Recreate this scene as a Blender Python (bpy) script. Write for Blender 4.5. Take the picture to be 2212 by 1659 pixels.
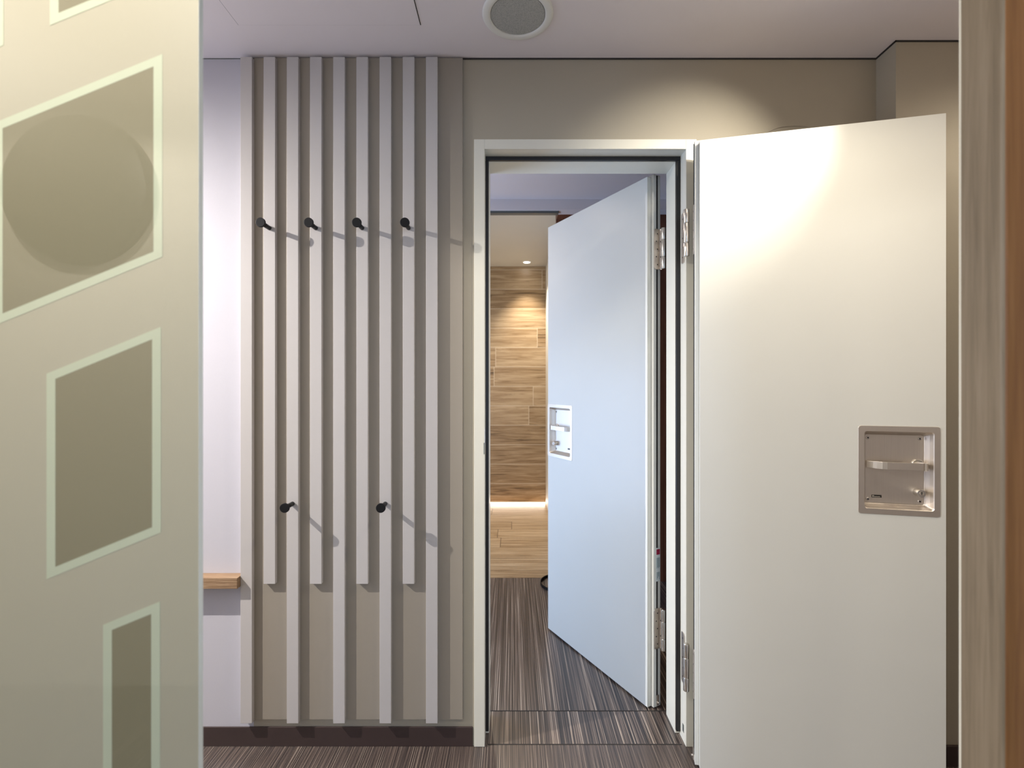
import bpy, bmesh, math
from mathutils import Vector, Matrix
C = bpy.context.scene.collection
for o in list(bpy.data.objects): bpy.data.objects.remove(o)
sc = bpy.context.scene
R = math.radians
F = 1054.0; CZ = 1.267          # focal length in px of the 2212 px frame, camera height
# ---------------------------------------------------------------- camera
cam = bpy.data.cameras.new('camera'); camo = bpy.data.objects.new('camera', cam); C.objects.link(camo)
camo.location = (0, 0, CZ); camo.rotation_euler = (R(90), 0, 0)
cam.sensor_width = 36; cam.lens = 36*F/2212; cam.clip_start = .02
cam.dof.use_dof = True; cam.dof.focus_distance = 1.8; cam.dof.aperture_fstop = 3.2
sc.camera = camo
sc.view_settings.view_transform = 'Standard'; sc.view_settings.look = 'None'
sc.view_settings.exposure = 0.0; sc.view_settings.gamma = 1; sc.view_settings.use_curve_mapping = False
# ---------------------------------------------------------------- world and lights
w = bpy.data.worlds.new('world'); sc.world = w; w.use_nodes = True
w.node_tree.nodes['Background'].inputs[0].default_value = (.35, .55, 1, 1)
w.node_tree.nodes['Background'].inputs[1].default_value = 1.0
def spot(name, loc, target, power, col, angle, blend, r=.02):
    l = bpy.data.lights.new(name, 'SPOT'); o = bpy.data.objects.new(name, l); C.objects.link(o)
    l.energy = power; l.color = col; l.spot_size = R(angle); l.spot_blend = blend; l.shadow_soft_size = r
    o.location = loc; o.rotation_euler = (Vector(target)-Vector(loc)).to_track_quat('-Z', 'Y').to_euler(); return o
def area(name, loc, target, power, col, sx, sy):
    l = bpy.data.lights.new(name, 'AREA'); o = bpy.data.objects.new(name, l); C.objects.link(o)
    l.energy = power; l.color = col; l.shape = 'RECTANGLE'; l.size = sx; l.size_y = sy
    o.location = loc; o.rotation_euler = (Vector(target)-Vector(loc)).to_track_quat('-Z', 'Y').to_euler(); return o
CEIL = CZ+1.1405
WARM = (1, .87, .68)
KEYP = (-2.40, .93, 2.372)                       # ceiling downlight over the left end of the corridor
spot('corridor_key_lamp', KEYP, (-.80, 1.7, .45), 370, (1, .95, .90), 96, 1, .010)
SPOTP = (1.0, .85, 2.36)
spot('swivel_spot_lamp', SPOTP, (.67, 1.56, 2.00), 50, (1, .93, .80), 50, 1, .02)
spot('corridor_fill_lamp', (.75, 1.05, 2.372), (.75, 1.05, 0), 31, WARM, 150, .8, .03)  # fill lamp added overhead to brighten the corridor, its fixture is unseen
spot('corridor_right_fill', (2.0, 1.05, 2.372), (2.0, 1.05, 0), 20, WARM, 170, .4, .03)  # fill added out of view to lift the right wall
spot('lobby_fill', (-.45, 2.45, 2.36), (-.45, 2.45, 0), 17, (1, .82, .70), 160, .8, .04)  # warm unseen fill added for the lobby
spot('alcove_lamp', (.152, 4.98, 2.50), (.152, 4.85, 0), 100, (1, .88, .74), 84, 1, .02)
area('alcove_led_strip', (-.5, 5.186, .022), (-.5, 4.0, -.25), 3.2, (1, .84, .70), 1.7, .02)
spot('alcove_front_fill', (-.35, 3.9, 2.50), (-.35, 3.9, 0), 48, (1, .86, .68), 150, .7, .03)  # added fill, an unseen lamp that brightens the alcove
spot('washroom_fill', (-.6, .05, 2.36), (-.6, .1, 0), 40, (1, .92, .80), 170, .3, .04)  # unseen lamp added to brighten the glass panel
spot('washroom_left_fill', (-1.75, 0.0, 2.36), (-1.75, 0, 0), 30, (1, .92, .80), 175, .2, .04)  # unseen lamp added to light the rear wall reflected in the glass
area('rear_daylight_fill', (.75, -2.42, 1.45), (.55, 1.8, 1.0), 22, (.50, .68, 1), 1.3, 1.4)  # blue light of the added window behind the camera
area('lobby_daylight_fill', (-1.37, 2.45, .85), (1, 2.45, .8), 21, (.43, .62, 1), .9, 1.2)  # blue light of the added lobby window, aimed at the inner door
area('corridor_daylight_fill', (-3.36, 1.15, 1.3), (1, 1.4, 1.1), 17, (.66, .74, 1), .8, 1.6)  # soft blue ambient light of the added corridor window
# ---------------------------------------------------------------- materials
def new(name):
    m = bpy.data.materials.new(name); m.use_nodes = True
    return m, m.node_tree, m.node_tree.nodes['Principled BSDF']
def plain(name, col, rough=.5, metal=0, coat=0, bump=0, bscale=300, spec=.5):
    m, t, b = new(name)
    b.inputs['Roughness'].default_value = rough; b.inputs['Metallic'].default_value = metal
    b.inputs['Coat Weight'].default_value = coat; b.inputs['Specular IOR Level'].default_value = spec
    tc = t.nodes.new('ShaderNodeTexCoord'); n = t.nodes.new('ShaderNodeTexNoise')
    n.inputs['Scale'].default_value = bscale if bump else 4; t.links.new(tc.outputs['Object'], n.inputs['Vector'])
    mx = t.nodes.new('ShaderNodeMix'); mx.data_type = 'RGBA'
    mx.inputs[6].default_value = (*[c*.975 for c in col], 1); mx.inputs[7].default_value = (*[min(1, c*1.025) for c in col], 1)
    t.links.new(n.outputs['Fac'], mx.inputs[0]); t.links.new(mx.outputs[2], b.inputs['Base Color'])
    if bump:
        bp = t.nodes.new('ShaderNodeBump'); bp.inputs['Strength'].default_value = bump; bp.inputs['Distance'].default_value = .001
        t.links.new(n.outputs['Fac'], bp.inputs['Height']); t.links.new(bp.outputs['Normal'], b.inputs['Normal'])
    return m
M = {}
M['white'] = plain('white_wall_paint', (.55, .535, .575), .6, bump=.12)
M['taupe'] = plain('taupe_wall_paint', (.42, .375, .29), .6, bump=.12)
M['ceil'] = plain('ceiling_paint', (.86, .80, .81), .7)
M['slat'] = plain('slat_lacquer', (.54, .51, .49), .45)
M['panel'] = plain('rack_panel_lacquer', (.33, .29, .235), .5)
M['door'] = plain('door_lacquer', (.72, .73, .69), .38)
M['frame'] = plain('frame_lacquer', (.76, .74, .64), .35)
M['seal'] = plain('rubber_seal', (.012, .011, .012), .4)
M['hook'] = plain('black_hook', (.006, .006, .007), .5, spec=.25)
M['base'] = plain('dark_baseboard', (.055, .036, .033), .35)
M['speaker'] = plain('speaker_ring', (.86, .85, .80), .4)
M['gap'] = plain('dark_gap', (.03, .027, .025), .8)
M['badge'] = plain('badge_black', (.01, .01, .008), .3)
M['badge_mark'] = plain('badge_mark', (.75, .70, .64), .4)
M['sticker'] = plain('sticker_white', (.62, .68, .70), .5)
M['sticker_red'] = plain('sticker_red', (.30, .01, .05), .5)
M['print'] = plain('sticker_print', (.16, .24, .28), .5)
M['track'] = plain('grey_track', (.12, .13, .12), .4)
M['cream'] = plain('cream_paint', (.74, .71, .62), .6)
M['chrome'] = plain('polished_steel', (.70, .67, .62), .26, 1)
def emis(name, col, s):
    m, t, b = new(name); b.inputs['Emission Color'].default_value = (*col, 1); b.inputs['Emission Strength'].default_value = s; return m
M['lamp'] = emis('lamp_glow', (1, .95, .88), 30)
M['strip'] = emis('strip_glow', (1, .86, .74), 1.6)
M['window_glow'] = emis('added_window_glow', (.55, .75, 1), 1.6)  # glow for the panes of the added windows
def steel():
    m, t, b = new('brushed_steel'); b.inputs['Metallic'].default_value = 1
    tc = t.nodes.new('ShaderNodeTexCoord'); mp = t.nodes.new('ShaderNodeMapping'); mp.inputs['Scale'].default_value = (1400, 8, 8)
    n = t.nodes.new('ShaderNodeTexNoise'); n.inputs['Scale'].default_value = 1; n.inputs['Detail'].default_value = 3
    t.links.new(tc.outputs['Object'], mp.inputs[0]); t.links.new(mp.outputs[0], n.inputs['Vector'])
    r = t.nodes.new('ShaderNodeMapRange'); r.inputs[3].default_value = .34; r.inputs[4].default_value = .46
    t.links.new(n.outputs['Fac'], r.inputs[0]); t.links.new(r.outputs[0], b.inputs['Roughness'])
    cr = t.nodes.new('ShaderNodeValToRGB'); cr.color_ramp.elements[0].color = (.70, .645, .58, 1); cr.color_ramp.elements[1].color = (.84, .78, .71, 1)
    t.links.new(n.outputs['Fac'], cr.inputs[0]); t.links.new(cr.outputs[0], b.inputs['Base Color'])
    return m
M['steel'] = steel()
def wood(name, c0, c1, c2, scale, rough=.45, axis='X'):
    """grain runs along `axis` of the object's coordinates"""
    m, t, b = new(name); b.inputs['Roughness'].default_value = rough
    tc = t.nodes.new('ShaderNodeTexCoord'); mp = t.nodes.new('ShaderNodeMapping')
    s = [scale]*3; s['XYZ'.index(axis)] = scale*.035; mp.inputs['Scale'].default_value = s
    n = t.nodes.new('ShaderNodeTexNoise'); n.inputs['Scale'].default_value = 1; n.inputs['Detail'].default_value = 6; n.inputs['Roughness'].default_value = .65; n.inputs['Distortion'].default_value = .4
    t.links.new(tc.outputs['Object'], mp.inputs[0]); t.links.new(mp.outputs[0], n.inputs['Vector'])
    cr = t.nodes.new('ShaderNodeValToRGB'); e = cr.color_ramp.elements
    e[0].position = .3; e[0].color = (*c0, 1); e[1].position = .7; e[1].color = (*c2, 1); k = e.new(.5); k.color = (*c1, 1)
    t.links.new(n.outputs['Fac'], cr.inputs[0]); t.links.new(cr.outputs[0], b.inputs['Base Color'])
    bp = t.nodes.new('ShaderNodeBump'); bp.inputs['Strength'].default_value = .15; bp.inputs['Distance'].default_value = .001
    t.links.new(n.outputs['Fac'], bp.inputs['Height']); t.links.new(bp.outputs['Normal'], b.inputs['Normal'])
    return m
M['jamb'] = wood('oak_jamb', (.155, .12, .078), (.21, .165, .11), (.255, .205, .145), 110, .5, 'Z')
M['jamb_front'] = wood('oak_jamb_front', (.22, .085, .02), (.30, .125, .03), (.38, .17, .05), 70, .5, 'Z')
M['shelf'] = wood('oak_shelf', (.17, .095, .045), (.32, .20, .11), (.48, .33, .20), 260, .5, 'X')
M['brown'] = wood('brown_wood_wall', (.13, .045, .022), (.20, .075, .04), (.27, .11, .06), 60, .5, 'Z')
def planks(name, row, off, floor):
    m, t, b = new(name); b.inputs['Roughness'].default_value = .38
    tc = t.nodes.new('ShaderNodeTexCoord'); sp = t.nodes.new('ShaderNodeSeparateXYZ'); t.links.new(tc.outputs['Object'], sp.inputs[0])
    cb = t.nodes.new('ShaderNodeCombineXYZ'); ad = t.nodes.new('ShaderNodeMath'); ad.inputs[1].default_value = off
    t.links.new(sp.outputs['Y' if floor else 'Z'], ad.inputs[0]); t.links.new(ad.outputs[0], cb.inputs[1])
    def mth(op, a, v):
        q = t.nodes.new('ShaderNodeMath'); q.operation = op; t.links.new(a, q.inputs[0])
        if isinstance(v, (int, float)): q.inputs[1].default_value = v
        else: t.links.new(v, q.inputs[1])
        return q.outputs[0]
    rowi = mth('FLOOR', mth('DIVIDE', ad.outputs[0], row), 0)
    shift = mth('MULTIPLY', mth('FRACT', mth('MULTIPLY', mth('SINE', mth('MULTIPLY', rowi, 12.9898), 0), 43.7585), 0), 1.17)
    t.links.new(mth('ADD', sp.outputs['X'], mth('ADD', shift, 4.0)), cb.inputs[0])
    br = t.nodes.new('ShaderNodeTexBrick'); br.inputs['Scale'].default_value = 1; br.inputs['Brick Width'].default_value = 1.17
    br.inputs['Row Height'].default_value = row; br.inputs['Mortar Size'].default_value = .0030; br.inputs['Bias'].default_value = 0
    br.offset = 0; br.inputs['Color1'].default_value = (0, 0, 0, 1); br.inputs['Color2'].default_value = (1, 1, 1, 1); br.inputs['Mortar'].default_value = (.5, .5, .5, 1)
    t.links.new(cb.outputs[0], br.inputs['Vector'])
    mp = t.nodes.new('ShaderNodeMapping'); mp.inputs['Scale'].default_value = (2.2, 38, 1)
    c2 = t.nodes.new('ShaderNodeCombineXYZ'); mul = t.nodes.new('ShaderNodeMath'); mul.operation = 'MULTIPLY'; mul.inputs[1].default_value = 17
    t.links.new(br.outputs['Color'], mul.inputs[0]); t.links.new(mul.outputs[0], c2.inputs[2])
    va = t.nodes.new('ShaderNodeVectorMath'); t.links.new(cb.outputs[0], va.inputs[0]); t.links.new(c2.outputs[0], va.inputs[1]); t.links.new(va.outputs[0], mp.inputs[0])
    n = t.nodes.new('ShaderNodeTexNoise'); n.inputs['Scale'].default_value = 1; n.inputs['Detail'].default_value = 5; n.inputs['Roughness'].default_value = .6; n.inputs['Distortion'].default_value = .8
    t.links.new(mp.outputs[0], n.inputs['Vector'])
    mm = t.nodes.new('ShaderNodeMath'); mm.operation = 'MULTIPLY_ADD'; mm.inputs[1].default_value = .16
    t.links.new(br.outputs['Color'], mm.inputs[0]); t.links.new(n.outputs['Fac'], mm.inputs[2])
    cr = t.nodes.new('ShaderNodeValToRGB'); e = cr.color_ramp.elements
    e[0].position = .33; e[0].color = (.12, .075, .036, 1); e[1].position = .78; e[1].color = (.56, .42, .26, 1); k = e.new(.5); k.color = (.34, .225, .115, 1)
    t.links.new(mm.outputs[0], cr.inputs[0])
    mx = t.nodes.new('ShaderNodeMix'); mx.data_type = 'RGBA'; mx.inputs[7].default_value = (.66, .55, .40, 1) if not floor else (.16, .10, .05, 1)
    mp2 = t.nodes.new('ShaderNodeMapping'); mp2.inputs['Scale'].default_value = (3.2, 26, 1); t.links.new(va.outputs[0], mp2.inputs[0])
    n2 = t.nodes.new('ShaderNodeTexNoise'); n2.inputs['Scale'].default_value = 1; n2.inputs['Detail'].default_value = 7; n2.inputs['Roughness'].default_value = .72; n2.inputs['Distortion'].default_value = 2.2
    t.links.new(mp2.outputs[0], n2.inputs['Vector'])
    c3 = t.nodes.new('ShaderNodeValToRGB'); e3 = c3.color_ramp.elements; e3[0].position = .60; e3[0].color = (0, 0, 0, 1); e3[1].position = .72; e3[1].color = (.75, .75, .75, 1)
    t.links.new(n2.outputs['Fac'], c3.inputs[0])
    dk = t.nodes.new('ShaderNodeMix'); dk.data_type = 'RGBA'; dk.inputs[7].default_value = (.10, .065, .035, 1)
    t.links.new(c3.outputs[0], dk.inputs[0]); t.links.new(cr.outputs[0], dk.inputs[6])
    t.links.new(br.outputs['Fac'], mx.inputs[0]); t.links.new(dk.outputs[2], mx.inputs[6]); t.links.new(mx.outputs[2], b.inputs['Base Color'])
    return m
M['plank_wall'] = planks('plank_tile_wall', .207, 0, False)
M['plank_floor'] = planks('plank_tile_floor', .235, -.022, True)
def carpet():
    m, t, b = new('striped_woven_floor'); b.inputs['Roughness'].default_value = .36; b.inputs['Specular IOR Level'].default_value = .8
    tc = t.nodes.new('ShaderNodeTexCoord'); sp = t.nodes.new('ShaderNodeSeparateXYZ'); t.links.new(tc.outputs['Object'], sp.inputs[0])
    def math_(op, a, v):
        q = t.nodes.new('ShaderNodeMath'); q.operation = op
        (t.links.new(a, q.inputs[0]) if not isinstance(a, (int, float)) else None)
        if isinstance(v, (int, float)): q.inputs[1].default_value = v
        else: t.links.new(v, q.inputs[1])
        return q.outputs[0]
    tile = math_('ADD', math_('GREATER_THAN', sp.outputs['Y'], 1.715), math_('GREATER_THAN', sp.outputs['Y'], 1.892))
    def noise(sx, sy, det, k):
        cb = t.nodes.new('ShaderNodeCombineXYZ')
        t.links.new(math_('MULTIPLY', sp.outputs['X'], sx), cb.inputs[0]); t.links.new(math_('MULTIPLY', sp.outputs['Y'], sy), cb.inputs[1])
        t.links.new(math_('MULTIPLY', tile, k), cb.inputs[2])
        n = t.nodes.new('ShaderNodeTexNoise'); n.inputs['Scale'].default_value = 1; n.inputs['Detail'].default_value = det; n.inputs['Roughness'].default_value = .7
        t.links.new(cb.outputs[0], n.inputs['Vector']); return n.outputs['Fac']
    n1 = noise(300, 1.2, 2, 5.3); n2 = noise(45, .7, 2, 3.1)
    mixv = math_('ADD', math_('MULTIPLY', n1, .88), math_('MULTIPLY', n2, .12))
    cr = t.nodes.new('ShaderNodeValToRGB'); e = cr.color_ramp.elements
    e[0].position = .40; e[0].color = (.016, .013, .013, 1); e[1].position = .66; e[1].color = (.50, .42, .34, 1)
    k = e.new(.49); k.color = (.065, .05, .045, 1); k = e.new(.58); k.color = (.17, .125, .10, 1)
    t.links.new(mixv, cr.inputs[0]); t.links.new(cr.outputs[0], b.inputs['Base Color'])
    bp = t.nodes.new('ShaderNodeBump'); bp.inputs['Strength'].default_value = .35; bp.inputs['Distance'].default_value = .001
    t.links.new(n1, bp.inputs['Height']); t.links.new(bp.outputs['Normal'], b.inputs['Normal'])
    return m
M['carpet'] = carpet()
def glass_paint(name, col):
    m, t, b = new(name); b.inputs['Base Color'].default_value = (*col, 1); b.inputs['Roughness'].default_value = .5
    b.inputs['Coat Weight'].default_value = 1; b.inputs['Coat Roughness'].default_value = .015; b.inputs['Coat IOR'].default_value = 2.05
    tc = t.nodes.new('ShaderNodeTexCoord'); n = t.nodes.new('ShaderNodeTexNoise'); n.inputs['Scale'].default_value = 1.2
    t.links.new(tc.outputs['Object'], n.inputs['Vector'])
    mx = t.nodes.new('ShaderNodeMix'); mx.data_type = 'RGBA'; mx.inputs[6].default_value = (*[c*.97 for c in col], 1); mx.inputs[7].default_value = (*[c*1.03 for c in col], 1)
    t.links.new(n.outputs['Fac'], mx.inputs[0]); t.links.new(mx.outputs[2], b.inputs['Base Color'])
    return m
M['glass'] = glass_paint('painted_glass', (.57, .53, .39))
M['glass_dark'] = glass_paint('painted_glass_dark', (.30, .27, .165))
M['glass_line'] = glass_paint('painted_glass_line', (.68, .73, .53))
M['glass_edge'] = plain('glass_edge', (.80, .86, .84), .15)
def mesh_grille():
    m, t, b = new('speaker_grille'); b.inputs['Roughness'].default_value = .6
    tc = t.nodes.new('ShaderNodeTexCoord'); v = t.nodes.new('ShaderNodeTexVoronoi'); v.inputs['Scale'].default_value = 420
    t.links.new(tc.outputs['Object'], v.inputs['Vector'])
    cr = t.nodes.new('ShaderNodeValToRGB'); e = cr.color_ramp.elements
    e[0].position = .15; e[0].color = (.18, .18, .17, 1); e[1].position = .45; e[1].color = (.46, .46, .43, 1)
    t.links.new(v.outputs['Distance'], cr.inputs[0]); t.links.new(cr.outputs[0], b.inputs['Base Color']); return m
M['grille'] = mesh_grille()
# ---------------------------------------------------------------- helpers
def box(bm, x0, x1, y0, y1, z0, z1, mi=0):
    v = [bm.verts.new((x, y, z)) for z in (z0, z1) for y in (y0, y1) for x in (x0, x1)]
    for f in ((0, 2, 3, 1), (4, 5, 7, 6), (0, 1, 5, 4), (2, 6, 7, 3), (0, 4, 6, 2), (1, 3, 7, 5)):
        bm.faces.new([v[i] for i in f]).material_index = mi
def cyl(bm, p0, p1, r0, r1=None, n=32, mi=0):
    p0 = Vector(p0); p1 = Vector(p1); r1 = r0 if r1 is None else r1
    q = (p1-p0).to_track_quat('Z', 'X'); A = []; B = []
    for i in range(n):
        a = 2*math.pi*i/n; d = q @ Vector((math.cos(a), math.sin(a), 0))
        A.append(bm.verts.new(p0+d*r0)); B.append(bm.verts.new(p1+d*r1))
    for i in range(n):
        f = bm.faces.new((A[i], A[(i+1) % n], B[(i+1) % n], B[i])); f.smooth = True; f.material_index = mi
    bm.faces.new(A[::-1]).material_index = mi; bm.faces.new(B).material_index = mi
def link(name, bm, mats, parent=None, bevel=0, seg=2):
    bmesh.ops.recalc_face_normals(bm, faces=bm.faces)
    me = bpy.data.meshes.new(name); bm.to_mesh(me); bm.free()
    o = bpy.data.objects.new(name, me); C.objects.link(o)
    for m in (mats if isinstance(mats, (list, tuple)) else [mats]): me.materials.append(M[m])
    if parent: o.parent = parent
    if bevel:
        b = o.modifiers.new('bevel', 'BEVEL'); b.width = bevel; b.segments = seg; b.limit_method = 'ANGLE'; b.angle_limit = R(40)
    return o
def tag(o, label=None, cat=None, group=None, kind=None):
    if label: o['label'] = label
    if cat: o['category'] = cat
    if group: o['group'] = group
    if kind: o['kind'] = kind
    return o
def empty(name, loc, rz=0):
    o = bpy.data.objects.new(name, None); C.objects.link(o); o.location = loc; o.rotation_euler = (0, 0, rz); o.empty_display_size = .05; return o
def bxs(name, boxes, mats, parent=None, bevel=0):
    bm = bmesh.new()
    for b in boxes: box(bm, *b)
    return link(name, bm, mats, parent, bevel)
# ---------------------------------------------------------------- setting
WY = 1.710; WB = 1.865          # faces of the wall that holds the door frame
st = dict(kind='structure')
tag(bxs('floor', [(-3.4, 2.6, -2.6, 3.187, -.08, 0)], 'carpet'), 'dark brown floor covering with fine woven stripes', 'floor', **st)
tag(bxs('floor', [(-1.4, .36, 3.187, 5.3, -.08, .001)], 'plank_floor'), 'light oak plank floor seen beyond the doorway', 'floor', **st)
tag(bxs('ceiling', [(-3.4, 2.6, -2.6, 3.10, CEIL, CEIL+.08)], 'ceil'), 'smooth pale lilac grey ceiling', 'ceiling', **st)
tag(bxs('ceiling', [(-1.4, .36, 3.10, 5.3, 2.52, 2.6)], 'cream'), 'cream ceiling of the room beyond the doorway', 'ceiling', **st)
PX = -.905                      # where white paint changes to taupe, behind the first slat
OX0, OX1, OZ = -.105, .617, 2.097   # rough opening in the wall
tag(bxs('wall_back', [(-3.4, PX, WY, WB, 0, CEIL, 0), (PX, OX0, WY, WB, 0, CEIL, 1), (OX0, OX1, WY, WB, OZ, CEIL, 1), (OX1, 2.6, WY, WB, 0, CEIL, 1)], ['white', 'taupe']),
    'back wall of the corridor, white at left and taupe around the door', 'wall', **st)
tag(bxs('wall_right', [(1.276, 2.6, 1.622, WY, 0, CEIL)], 'taupe'), 'taupe wall projection behind the free edge of the open door', 'wall', **st)
tag(bxs('wall_left', [(-3.5, -3.4, -2.6, 3.1, 0, CEIL)], 'white'), 'white end wall of the corridor', 'wall', **st)
tag(bxs('wall_right', [(2.6, 2.7, -2.6, 3.1, 0, CEIL)], 'taupe'), 'taupe end wall of the corridor', 'wall', **st)
tag(bxs('wall_front', [(-3.4, -1.0, .60, .66, 0, CEIL), (-1.0, .66, .60, .66, 2.15, CEIL), (.66, 2.6, .60, .66, 0, CEIL)], 'white'), 'white partition the camera looks through', 'wall', **st)
tag(bxs('wall_rear', [(-3.4, -.95, -.75, -.65, 0, CEIL), (-.95, -.85, -2.6, -.65, 0, CEIL), (-.85, 2.6, -2.6, -2.5, 0, .7), (-.85, .05, -2.6, -2.5, .7, CEIL), (1.45, 2.6, -2.6, -2.5, .7, CEIL), (.05, 1.45, -2.6, -2.5, 2.2, CEIL)], 'cream'),
    'cream walls behind the camera', 'wall', **st)
win = bxs('added_window_1', [(.05, .11, -2.58, -2.52, .7, 2.2), (1.39, 1.45, -2.58, -2.52, .7, 2.2), (.11, 1.39, -2.58, -2.52, .7, .76), (.11, 1.39, -2.58, -2.52, 2.14, 2.2), (.73, .77, -2.58, -2.52, .76, 2.14)], 'frame')  # unseen window, added as assumed source of blue light from behind
tag(win, 'added white framed window, unseen, behind the camera', 'window', **st)
bxs('pane', [(.11, 1.39, -2.59, -2.582, .76, 2.14)], 'window_glow', win)
def added_window(name, x, y0, y1, z0, z1, label):
    wn = bxs(name, [(x, x+.02, y0, y1, z0, z0+.04), (x, x+.02, y0, y1, z1-.04, z1), (x, x+.02, y0, y0+.04, z0+.04, z1-.04), (x, x+.02, y1-.04, y1, z0+.04, z1-.04)], 'frame')
    tag(wn, label, 'window', **st); bxs('pane', [(x, x+.006, y0+.04, y1-.04, z0+.04, z1-.04)], 'window_glow', wn)
added_window('added_window_2', -3.4, .73, 1.57, .48, 2.12, 'added white framed window, unseen, at the left end of the corridor')  # added, unseen; assumed source of the blue light from the left
added_window('added_window_3', -1.4, 1.98, 2.92, .22, 1.50, 'added white framed window, unseen, in the left wall beyond the doorway')  # added out of view to give the inner door its blue light
# lobby beyond the door
tag(bxs('wall_lobby_left', [(-1.5, -1.4, WB, 5.3, 0, 2.6)], 'cream'), 'cream left wall beyond the doorway', 'wall', **st)
tag(bxs('wall_lobby_bulkhead', [(-1.4, 2.6, 3.01, 3.10, CZ+1.077, CEIL)], 'ceil'), 'pale grey bulkhead under the ceiling beyond the doorway', 'wall', **st)
tag(bxs('wall_lobby_right', [(.295, .46, 3.25, 3.30, 0, 2.52), (.46, .62, 3.13, 3.30, 0, 2.52), (.62, 2.6, 3.13, 3.2, 0, 2.52), (.295, .62, 3.10, 3.25, 2.36, 2.52)], 'brown'), 'reddish brown wood wall beyond the inner door', 'wall', **st)
tag(bxs('wall_alcove_right', [(.36, .42, 3.30, 5.3, 0, 2.6)], 'cream'), 'narrow grey edge of the right wall beside the plank tiles', 'wall', **st)
tag(bxs('wall_alcove_back', [(-1.4, .36, 5.2, 5.3, 0, 2.52)], 'plank_wall'), 'wall of horizontal oak look plank tiles seen through the doorway', 'wall', **st)
tag(bxs('led_strip', [(-1.38, .355, 5.188, 5.199, .0012, .008)], 'strip'), 'thin glowing light strip along the foot of the plank wall', 'light strip')
tag(bxs('trim_1', [(-1.4, .29, 3.035, 3.075, CZ+1.063, CZ+1.077)], 'track'), 'dark sliding track under the bulkhead beyond the doorway', 'trim', **st)
# shadow gap and baseboards
tag(bxs('trim_2', [(PX, 1.276, WY-.004, WY, CEIL-.004, CEIL), (1.272, 1.276, 1.618, WY-.004, CEIL-.004, CEIL), (1.272, 2.6, 1.618, 1.622, CEIL-.004, CEIL)], 'gap'), 'thin dark joint between taupe wall and ceiling', 'trim', **st)
tag(bxs('trim_3', [(-3.4, PX, WY-.002, WY, CEIL-.002, CEIL)], 'track'), 'thin grey joint between white wall and ceiling', 'trim', **st)
tag(bxs('baseboard_left', [(-3.4, -.137, 1.705, WY, 0, .068)], 'base', None, .002), 'dark brown baseboard below the slatted rack', 'baseboard', **st)
tag(bxs('baseboard_right', [(1.266, 2.6, 1.614, 1.622, 0, .068)], 'base', None, .001), 'short dark baseboard right of the open door', 'baseboard', **st)
tag(bxs('trim_4', [(OX0+.02, OX1-.02, 1.713, 1.717, 0, .0008), (OX0+.02, OX1-.02, 1.889, 1.893, 0, .0008)], 'gap'), 'two thin dark seams across the doorway floor', 'trim', **st)
# oak jamb at the right edge
bm = bmesh.new(); box(bm, .623, .75, .618, .680, 0, 2.15)
for f in bm.faces:
    if sum(v.co.y for v in f.verts)/4 < .619: f.material_index = 1
tag(link('trim_5', bm, ['jamb', 'jamb_front'], None, .0045, 3), 'oak door jamb close to the camera at the right edge', 'trim', **st)
tag(bxs('trim_6', [(.6285, .66, .6805, .686, 0, 2.15)], 'frame'), 'thin pale strip behind the oak jamb', 'trim', **st)
# door frame
fr = empty('trim_7', (.25, WY, 0)); tag(fr, 'white steel door frame between the slatted rack and the open door', 'door frame', **st)
def fb(name, boxes, mat, bevel=0):
    o = bxs(name, boxes, mat, fr, bevel); o.matrix_parent_inverse = fr.matrix_world.inverted(); o.location = (0, 0, 0)
    for v in o.data.vertices: v.co -= Vector(fr.location)
    return o
FL, FR_, FT = -.0955, .607, CZ+.820
SL, SR, ST = -.083, .591, CZ+.805
CF = 1.702
fb('casing', [(FL-.037, FL, CF, 1.7095, .001, FT+.034), (FR_, FR_+.037, CF, 1.7095, .001, FT+.034), (FL, FR_, CF, 1.7095, FT, FT+.034)], 'frame', .001)
fb('jamb', [(FL-.0085, FL, 1.7096, WB+.005, .001, FT+.008), (FR_, FR_+.0085, 1.7096, WB+.005, .001, FT+.008), (FL, FR_, 1.7096, WB+.005, FT, FT+.008)], 'frame')
fb('stop', [(FL, SL, 1.769, WB+.005, .001, ST), (SR, FR_, 1.769, WB+.005, .001, ST), (FL, FR_, 1.769, WB+.005, ST, FT)], 'frame', .0015)
fb('rubber_seal', [(FL, SL-.001, 1.757, 1.769, .015, ST+.001), (SR+.001, FR_, 1.757, 1.769, .015, ST+.001), (FL, FR_, 1.757, 1.769, ST+.001, FT)], 'seal', .002)
fb('strike_plate', [(FL-.0001, FL+.0004, CF-.0006, 1.752, CZ-.215, CZ-.155)], 'steel')
o = fb('strike_plate', [(FL-.003, FL-.0001, CF-.0008, CF, CZ-.245, CZ-.205)], 'track')
fb('frame_anchor_cover', [(FR_-.001, FR_, 1.722, 1.735, .035, .062)], 'track')
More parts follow.
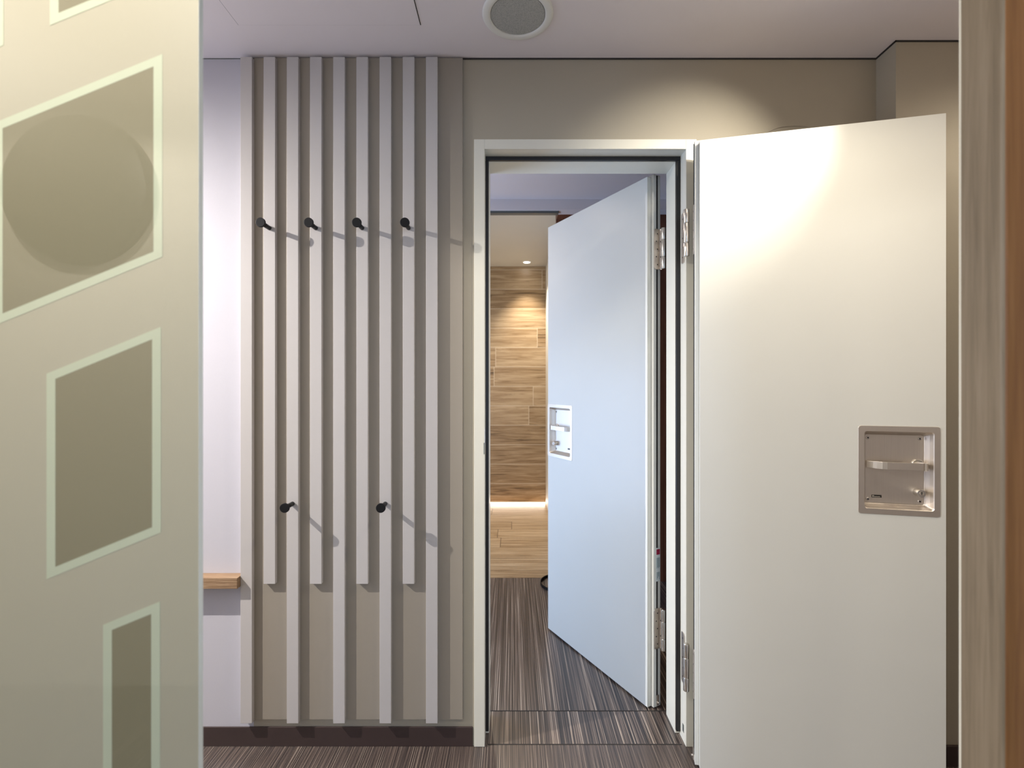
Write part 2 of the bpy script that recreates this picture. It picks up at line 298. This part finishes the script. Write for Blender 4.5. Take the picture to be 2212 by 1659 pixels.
# ---------------------------------------------------------------- coat rack
rk = empty('coat_rack', (-.62, WY-.012, .10))
tag(rk, 'tall wall mounted coat rack of nine pale vertical slats with black pegs', 'coat rack')
def rel(o, root):
    for v in o.data.vertices: v.co -= root.location
    return o
rel(bxs('backing_panel', [(-.898, -.172, WY-.012, WY-.0005, .100, CEIL-.006)], 'panel', rk), rk)
SF = 1.683; sx = []
for i in range(9):
    x0 = -.937+.0800*i; sx.append(x0+.0200)
    zb = .577 if i % 2 else .096
    rel(bxs('slat', [(x0, x0+.0400, SF, WY-.0122 if i else WY-.0005, zb, CZ+1.1285)], 'slat', rk, .0008), rk)
def hook(px, pz):
    bm = bmesh.new(); cyl(bm, (px, SF, pz), (px, SF-.058, pz), .0074, .0078)
    h = rel(link('peg', bm, 'hook', rk), rk)
    bm = bmesh.new(); cyl(bm, (px, SF-.054, pz), (px, SF-.061, pz), .0158, .0158, 40)
    d = link('peg_disc', bm, 'hook', h, .0012); rel(d, rk)
for i in (1, 3, 5, 7): hook(sx[i], CZ+.538)
for i in (2, 6): hook(sx[i], CZ-.413)
# oak ledge left of the rack
tag(bxs('wall_shelf', [(-2.3, -.9375, 1.664, WY-.0005, CZ-.699, CZ-.662)], 'shelf', None, .001), 'narrow oak ledge on the white wall left of the slatted rack', 'shelf')
# ---------------------------------------------------------------- ceiling speaker and hatch
sp_ = empty('ceiling_speaker', (.018, 1.504, CEIL)); tag(sp_, 'round white ceiling speaker with grey mesh grille', 'speaker')
def lathe(name, prof, mat, parent, n=96):
    bm = bmesh.new(); rings = []
    for r, z in prof: rings.append([bm.verts.new((r*math.cos(2*math.pi*i/n), r*math.sin(2*math.pi*i/n), z)) for i in range(n)])
    for a, b in zip(rings, rings[1:]):
        for i in range(n): bm.faces.new((a[i], a[(i+1) % n], b[(i+1) % n], b[i])).smooth = True
    return link(name, bm, mat, parent)
lathe('bezel', [(.1095, -.0002), (.1095, -.003), (.107, -.0055), (.103, -.007), (.092, -.0075), (.086, -.006), (.0845, -.004), (.0845, -.0005)], 'speaker', sp_)
bm = bmesh.new(); cyl(bm, (0, 0, -.0006), (0, 0, -.0045), .0832, .0828, 96); link('grille', bm, 'grille', sp_)
ha = bxs('access_hatch', [(-.869, -.289, 1.02, 1.549, CEIL-.0012, CEIL-.0001)], 'gap'); tag(ha, 'flush rectangular access hatch in the ceiling', 'hatch')
bxs('hatch_panel', [(-.8675, -.2915, 1.022, 1.5475, CEIL-.0022, CEIL-.0012)], 'ceil', ha)
# ---------------------------------------------------------------- doors
def rrect(x0, x1, z0, z1, r, n=6):
    out = []
    for cx, cz, a0 in ((x1-r, z1-r, 0), (x0+r, z1-r, 90), (x0+r, z0+r, 180), (x1-r, z0+r, 270)):
        for k in range(n+1):
            a = R(a0+90*k/n); out.append((cx+r*math.cos(a), cz+r*math.sin(a)))
    return out
def make_door(name, loc, rz, m, W, label, ztop, hz, hcx, hside):
    """m=+1: leaf runs along local +x from the hinge; m=-1: along -x. Visible face at local y=0, thickness towards +y."""
    root = empty(name, loc, rz); tag(root, label, 'door', kind='structure')
    T = .056; z0 = .008; LIP = .013
    def add(nm, bm, mat, parent, bevel=0, seg=2):
        for v in bm.verts: v.co.x *= m
        return link(nm, bm, mat, parent, bevel, seg)
    # tray cut-out
    cx, cz, hw, hh = hcx, hz, .1065, .1335
    ix0, ix1, iz0, iz1 = cx-hw+.017, cx+hw-.016, cz-hh+.017, cz+hh-.017
    bm = bmesh.new(); D = .036
    o4 = [bm.verts.new(p) for p in ((0, 0, z0), (W, 0, z0), (W, 0, ztop), (0, 0, ztop))]
    i4 = [bm.verts.new(p) for p in ((ix0, 0, iz0), (ix1, 0, iz0), (ix1, 0, iz1), (ix0, 0, iz1))]
    d4 = [bm.verts.new((v.co.x, D, v.co.z)) for v in i4]
    b4 = [bm.verts.new((v.co.x, T, v.co.z)) for v in o4]
    for k in range(4):
        j = (k+1) % 4
        bm.faces.new((o4[k], o4[j], i4[j], i4[k])); bm.faces.new((i4[k], i4[j], d4[j], d4[k])); bm.faces.new((o4[k], o4[j], b4[j], b4[k]))
    bm.faces.new(d4); bm.faces.new(b4)
    lf = add('leaf', bm, 'door', root)
    # overlapping lip on hinge side, free side and top
    bm = bmesh.new(); y0 = .020
    box(bm, -LIP, -.0004, y0, T, z0-.001, ztop+.010); box(bm, W+.0004, W+.010, y0, T, z0-.001, ztop+.010); box(bm, -.0004, W+.0004, y0, T, ztop+.0004, ztop+.010)
    add('rebate_lip', bm, 'door', root, .001)
    bm = bmesh.new(); box(bm, -LIP-.0022, -LIP-.0001, .034, .040, .03, ztop+.006); add('edge_gasket', bm, 'seal', root)
    # recessed steel tray
    bm = bmesh.new(); F1 = -.0016
    loops = [(rrect(cx-hw, cx+hw, cz-hh, cz+hh, .008), -.0002), (rrect(cx-hw+.0008, cx+hw-.0008, cz-hh+.0008, cz+hh-.0008, .0075), F1),
             (rrect(ix0-.0005, ix1+.0005, iz0-.0005, iz1+.0005, .008), F1), (rrect(ix0+.001, ix1-.001, iz0+.001, iz1-.001, .0075), .0008),
             (rrect(ix0+.0035, ix1-.004, iz0+.0035, iz1-.0035, .007), .012), (rrect(ix0+.009, ix1-.010, iz0+.009, iz1-.009, .006), .026), (rrect(ix0+.012, ix1-.013, iz0+.012, iz1-.012, .005), .0285)]
    rings = [[bm.verts.new((x, y, z)) for x, z in lp] for lp, y in loops]
    for a, b in zip(rings, rings[1:]):
        n = len(a)
        for i in range(n): bm.faces.new((a[i], a[(i+1) % n], b[(i+1) % n], b[i])).smooth = False
    bm.faces.new(rings[-1])
    tray = add('handle_tray', bm, 'steel', root)
    px0, px1, pz0, pz1 = ix0+.006, ix1-.020, iz0+.012, iz1-.006
    if m < 0: pass
    # backing plate inside the tray
    bm = bmesh.new(); lp = rrect(ix0+.0125, ix1-.0135, iz0+.0125, iz1-.0125, .004)
    a = [bm.verts.new((x, .0284, z)) for x, z in lp]; b = [bm.verts.new((x, .0265, z)) for x, z in lp]
    for i in range(len(a)): bm.faces.new((a[i], a[(i+1) % len(a)], b[(i+1) % len(a)], b[i]))
    bm.faces.new(b); bm.faces.new(a[::-1]); add('face_plate', bm, 'steel', tray)
    for qx in (ix0+.020, ix1-.023):
        for qz in (iz0+.022, iz1-.022):
            bm = bmesh.new(); cyl(bm, (qx, .0265, qz), (qx, .0250, qz), .0056, .0048, 24)
            s = add('screw', bm, 'chrome', tray)
            bm = bmesh.new(); cyl(bm, (qx, .0250, qz), (qx, .0247, qz), .0026, .0026, 6); add('screw', bm, 'seal', tray)
    # lever: neck from rose, flat bar with curved return
    lx = ix1-.026; lz = cz+.014
    bm = bmesh.new(); cyl(bm, (lx-.004, .0265, lz+.004), (lx-.004, .0205, lz+.004), .0155, .0145, 40); add('lever_rose', bm, 'chrome', tray, .001)
    pts = [(lx-.006, .020), (lx+.004, .006), (lx+.008, -.002), (lx+.004, -.005), (lx-.004, -.0055), (lx-.045, -.0055), (lx-.096, -.0045), (lx-.106, -.001), (lx-.118, .006), (lx-.130, .014), (lx-.139, .0205)]
    bm = bmesh.new(); hb = .011; th = .0045; L = []
    for k, (x, y) in enumerate(pts):
        a = Vector(pts[max(k-1, 0)]); b = Vector(pts[min(k+1, len(pts)-1)]); t = (b-a).normalized(); n = Vector((-t.y, t.x))
        if n.y < 0 and k > 3: n = -n
        h = hb*(.92 if k > 8 else 1)
        q = [bm.verts.new((x+n.x*s*th/2, y+n.y*s*th/2, lz+u*h)) for s, u in ((-1, -1), (1, -1), (1, 1), (-1, 1))]
        L.append(q)
    for a, b in zip(L[:3], L[1:4]):
        for i in range(4): bm.faces.new((a[i], a[(i+1) % 4], b[(i+1) % 4], b[i]))
    # second run starts where the strip turns
    for a, b in zip(L[3:-1], L[4:]):
        for i in range(4): bm.faces.new((a[i], a[(i+1) % 4], b[(i+1) % 4], b[i]))
    bm.faces.new(L[0]); bm.faces.new(L[-1])
    add('lever_handle', bm, 'steel', tray, .0006)
    bm = bmesh.new(); cyl(bm, (lx-.004, .022, lz+.002), (lx-.002, .002, lz), .0085, .0085, 32); add('lever_neck', bm, 'steel', tray)
    kx = ix1-.030; kz = cz-.066
    bm = bmesh.new(); cyl(bm, (kx, .0265, kz), (kx, .002, kz), .0118, .0112, 40); cy = add('lock_cylinder', bm, 'chrome', tray, .0008)
    bm = bmesh.new(); cyl(bm, (kx, .0019, kz), (kx, .0015, kz), .0062, .0062, 28); add('key_plug', bm, 'steel', tray)
    bm = bmesh.new(); box(bm, kx-.0009, kx+.0009, .0010, .0014, kz-.0040, kz+.0022); cyl(bm, (kx, .0014, kz+.0026), (kx, .0010, kz+.0026), .0019, .0019, 16); add('keyhole', bm, 'seal', tray)
    # small black badge: white mark with an underline
    bx = ix0+.030 ; bz = iz0+.028
    bm = bmesh.new(); box(bm, bx, bx+.0265, .0255, .0265, bz, bz+.0080); add('badge', bm, 'badge', tray)
    bm = bmesh.new(); e = .0252
    e0, e1 = (bx+.0015, bx+.0060)
    if m < 0: e0, e1 = bx+.0265-.0060, bx+.0265-.0015
    left = e0 if m > 0 else e1-.0012
    box(bm, left, left+.0012, e, .0255, bz+.0022, bz+.0065)
    for q in (.0055, .0036, .0020): box(bm, e0, e1, e, .0255, bz+q, bz+q+.0009)
    for k in range(6):
        xk = bx+.0075+k*.0027 if m > 0 else bx+.0265-.0075-k*.0027-.0018
        box(bm, xk, xk+.0018, e, .0255, bz+.0020, bz+.0040-.0006*(k % 2))
    add('badge', bm, 'badge_mark', tray)
    return root, add
u1 = math.atan2(-.235, .972)
d1, add1 = make_door('door_1', (.613, 1.592, 0), u1, 1, .680, 'white outer door swung wide open at right with a recessed steel handle', CZ+.795, 1.0075, .5596, 1)
u2 = math.atan2(-.876, .483)
d2, add2 = make_door('door_2', (.527, 1.900, 0), u2, -1, .706, 'white inner door half open into the room beyond the frame', CZ+.807, 1.0310, .6010, -1)
def hinge(root, kx, ky, zc, parts, H=.165):
    """knuckle barrels at world (kx,ky); parts: plates as (p, q, thickness vector) in world plan"""
    inv = root.matrix_basis.inverted()
    def put(nm, bm, mat, parent, bev=0):
        for v in bm.verts: v.co = inv @ v.co
        return link(nm, bm, mat, parent, bev)
    bm = bmesh.new(); r = .0098
    for a, b in ((-.5, -.215), (-.205, .205), (.215, .5)): cyl(bm, (kx, ky, zc+a*H), (kx, ky, zc+b*H), r, r, 28)
    cyl(bm, (kx, ky, zc-.5*H-.001), (kx, ky, zc+.5*H+.001), r*.7, r*.7, 24)
    h = put('hinge', bm, 'chrome', root, .0008)
    for (ax, ay), (bx, by), hh in parts:
        p = Vector((ax, ay, 0)); q = Vector((bx, by, 0)); t = (q-p).normalized(); n = Vector((-t.y, t.x, 0))*.0009; Lh = (q-p).length
        bm = bmesh.new(); lp = rrect(0, Lh, zc-hh/2, zc+hh/2, min(.009, Lh*.3))
        A = [bm.verts.new(p+t*x+n+Vector((0, 0, z))) for x, z in lp]; B = [bm.verts.new(p+t*x-n+Vector((0, 0, z))) for x, z in lp]
        for i in range(len(A)): bm.faces.new((A[i], A[(i+1) % len(A)], B[(i+1) % len(A)], B[i]))
        bm.faces.new(A[::-1]); bm.faces.new(B); put('hinge_plate', bm, 'steel', h)
        bm = bmesh.new()
        for k in range(5):
            c = p+t*Lh*(.38 if k % 2 else .58)+Vector((0, 0, zc+(k-2)*hh*.19)); cyl(bm, c-n*1.3, c+n*1.3, .0028, .0028, 16)
        put('hinge_screw', bm, 'seal', h)
bpy.context.view_layer.update()
# outer door hinges: frame plate on the jamb reveal, barrel in front of the casing, leaf plate on the leaf edge
dn = Vector((.235, .972)); du = Vector((.972, -.235)); e1 = Vector((.613, 1.592))-du*.0145+dn*.028
for zc in (CZ+.512, CZ-.940 + .0):
    z = CZ+.516 if zc > CZ else CZ-.968
    hinge(d1, .5955, 1.668, z, [((.6055, 1.712), (.6055, 1.742), .178), ((e1.x, e1.y), (e1.x+dn.x*.024, e1.y+dn.y*.024), .165)], .160)
# inner door hinges on the far side of the frame
dn2 = Vector((.876, .483)); du2 = Vector((-.483, .876)); e2 = Vector((.527, 1.900))-du2*.0155+dn2*.020
for z in (CZ+.526, CZ-.954):
    hinge(d2, .588, 1.893, z, [((e2.x, e2.y), (e2.x+dn2.x*.030, e2.y+dn2.y*.030), .158), ((.5780, 1.9090), (.5880, 1.9010), .158)], .158)
# bottom seal bolts on the hinge edges
for addf, root in ((add1, d1), (add2, d2)):
    bm = bmesh.new(); box(bm, -.0165, -.0131, .034, .046, .012, .052); cyl(bm, (-.022, .040, .024), (-.0165, .040, .024), .0035, .0035, 16); addf('drop_seal_pin', bm, 'steel', root, .0006)
# rating sticker on the inner door's hinge edge
bm = bmesh.new(); box(bm, -.0162, -.0153, .030, .052, CZ-.770, CZ-.640, 0); sk = add2('rating_sticker', bm, 'sticker', d2)
tag(sk, 'pale blue label with a dark red square')
bm = bmesh.new(); box(bm, -.0166, -.0163, .032, .050, CZ-.666, CZ-.645)
add2('sticker_emblem', bm, 'sticker_red', sk)
bm = bmesh.new()
for k in range(4): box(bm, -.0166, -.0163, .0335+k*.0042, .0358+k*.0042, CZ-.720+.004*(k % 2), CZ-.678)
for k in range(4): box(bm, -.0166, -.0163, .0335+k*.0042, .0358+k*.0042, CZ-.764+.006*(k % 3), CZ-.734)
add2('sticker_print', bm, 'print', sk)
# ---------------------------------------------------------------- thin cable above the outer door, black hoop on the lobby floor
cu = bpy.data.curves.new('wall_cable', 'CURVE'); cu.dimensions = '3D'; cu.bevel_depth = .0007; cu.bevel_resolution = 3
s = cu.splines.new('BEZIER'); P = [(.865, 1.7085, 2.135), (.955, 1.7085, 2.168), (1.07, 1.7085, 2.150), (1.12, 1.7085, 2.08)]
s.bezier_points.add(3)
for bp_, p in zip(s.bezier_points, P): bp_.co = p; bp_.handle_left_type = bp_.handle_right_type = 'AUTO'
o = bpy.data.objects.new('wall_cable', cu); C.objects.link(o); cu.materials.append(M['panel'])
bpy.context.view_layer.update(); me_ = bpy.data.meshes.new_from_object(o); bpy.data.objects.remove(o); o = bpy.data.objects.new('wall_cable', me_); C.objects.link(o); tag(o, 'thin taupe cable arching on the wall just above the open door', 'cable')
bm = bmesh.new(); n = 96; Rr = .14; rings = []
for r, z in ((Rr, 0), (Rr, .017), (Rr-.004, .017), (Rr-.004, 0)):
    rings.append([bm.verts.new((r*math.cos(2*math.pi*i/n), r*math.sin(2*math.pi*i/n), z)) for i in range(n)])
for a, b in zip(rings, rings[1:]+rings[:1]):
    for i in range(n): bm.faces.new((a[i], a[(i+1) % n], b[(i+1) % n], b[i])).smooth = False
ho = link('metal_hoop', bm, 'hook'); ho.location = (.319, 3.085, .001); tag(ho, 'black curved hoop on the floor behind the inner door', 'hoop')
# ---------------------------------------------------------------- glass panel at left
GY = .700
def gp(x, y): return ((x-1106)*GY/F, CZ-(y-829.5)*GY/F)
gd = empty('glass_panel', (-1.0, GY, 0)); tag(gd, 'large olive painted glass panel with pale slanted outlines filling the left edge', 'glass panel')
rel(bxs('pane', [(-1.55, gp(429, 0)[0], GY, GY+.0095, .006, 2.30)], 'glass', gd), gd)
rel(bxs('pane_edge', [(gp(429, 0)[0], gp(429, 0)[0]+.0004, GY, GY+.0095, .006, 2.30)], 'glass_edge', gd), gd)
S = .41
def para(xl, xr, yt, yb):       # top-right corner y and bottom-right corner y, sides lean down to the left
    out = [(xr, yt), (xl, yt+S*(xr-xl)), (xl, yb+S*(xr-xl)), (xr, yb)]
    w_ = 19
    inn = [(xr-w_, yt+S*w_+19), (xl+w_, yt+S*(xr-xl-w_)+19), (xl+w_, yb+S*(xr-xl-w_)-19), (xr-w_, yb+S*w_-19)]
    return out, inn
for xl, xr, yt, yb in ((108, 350, -480, -44), (-240, 8, -340, 98), (-13, 351, 117, 555), (101, 348, 706, 1150), (223, 346, 1299, 1745), (-380, -130, 300, 740), (-260, -20, 880, 1320)):
    out, inn = para(xl, xr, yt, yb)
    bm = bmesh.new(); t0 = .0004
    A = [bm.verts.new((gp(*p)[0], GY-t0, gp(*p)[1])) for p in out]; B = [bm.verts.new((gp(*p)[0], GY-t0, gp(*p)[1])) for p in inn]
    A2 = [bm.verts.new((v.co.x, GY-.00005, v.co.z)) for v in A]; B2 = [bm.verts.new((v.co.x, GY-.00005, v.co.z)) for v in B]
    for i in range(4):
        j = (i+1) % 4
        bm.faces.new((A[i], A[j], B[j], B[i])); bm.faces.new((A[i], A[j], A2[j], A2[i])); bm.faces.new((B[i], B[j], B2[j], B2[i])); bm.faces.new((A2[i], A2[j], B2[j], B2[i]))
    ol = rel(link('slanted_outline', bm, 'glass_line', gd), gd)
    bm = bmesh.new()
    A = [bm.verts.new((gp(*p)[0], GY-.0003, gp(*p)[1])) for p in inn]; A2 = [bm.verts.new((v.co.x, GY-.00005, v.co.z)) for v in A]
    bm.faces.new(A); bm.faces.new(A2[::-1])
    for i in range(4): bm.faces.new((A[i], A[(i+1) % 4], A2[(i+1) % 4], A2[i]))
    rel(link('dark_field', bm, 'glass_dark', ol), gd)
# dark disc added on the unseen rear wall for a round reflection in the glass
bm = bmesh.new(); cyl(bm, (-1.80, -.6495, 2.072), (-1.80, -.60, 2.072), .31, .30, 64)
tag(link('reflection_disc', bm, 'badge', None, .004), 'large dark round disc added behind the camera to reflect in the glass', 'disc')
# ---------------------------------------------------------------- downlights; several are added, unseen fixtures above the fill lamps
def downlight(loc, label, r=.04, tilt=None):
    e = empty('ceiling_downlight', loc); tag(e, label, 'downlight', 'ceiling downlights')
    lathe('ring', [(r, -.0003), (r, -.003), (r*.86, -.004), (r*.80, -.002)], 'speaker', e, 48)
    bm = bmesh.new(); cyl(bm, (0, 0, -.0005), (0, 0, -.0018), r*.78, r*.78, 48); link('lens', bm, 'lamp', e)
for l, t in (((.152, 5.02, 2.52), 'small bright downlight in the cream ceiling above the plank wall'), ((-2.40, .93, CEIL), 'downlight over the left end of the corridor'),
             ((2.0, 1.05, CEIL), 'added unseen downlight at the right end of the corridor'), ((.75, 1.05, CEIL), 'added unseen downlight over the open outer door'), ((-.45, 2.45, CEIL), 'added unseen downlight in the lobby beyond the door frame'),
             ((-.35, 3.9, 2.52), 'added unseen downlight in the middle of the cream ceiling'), ((-.6, .05, CEIL), 'added unseen downlight near the camera'), ((-1.75, 0, CEIL), 'added unseen downlight left of the camera in front of the dark disc')):
    downlight(l, t)
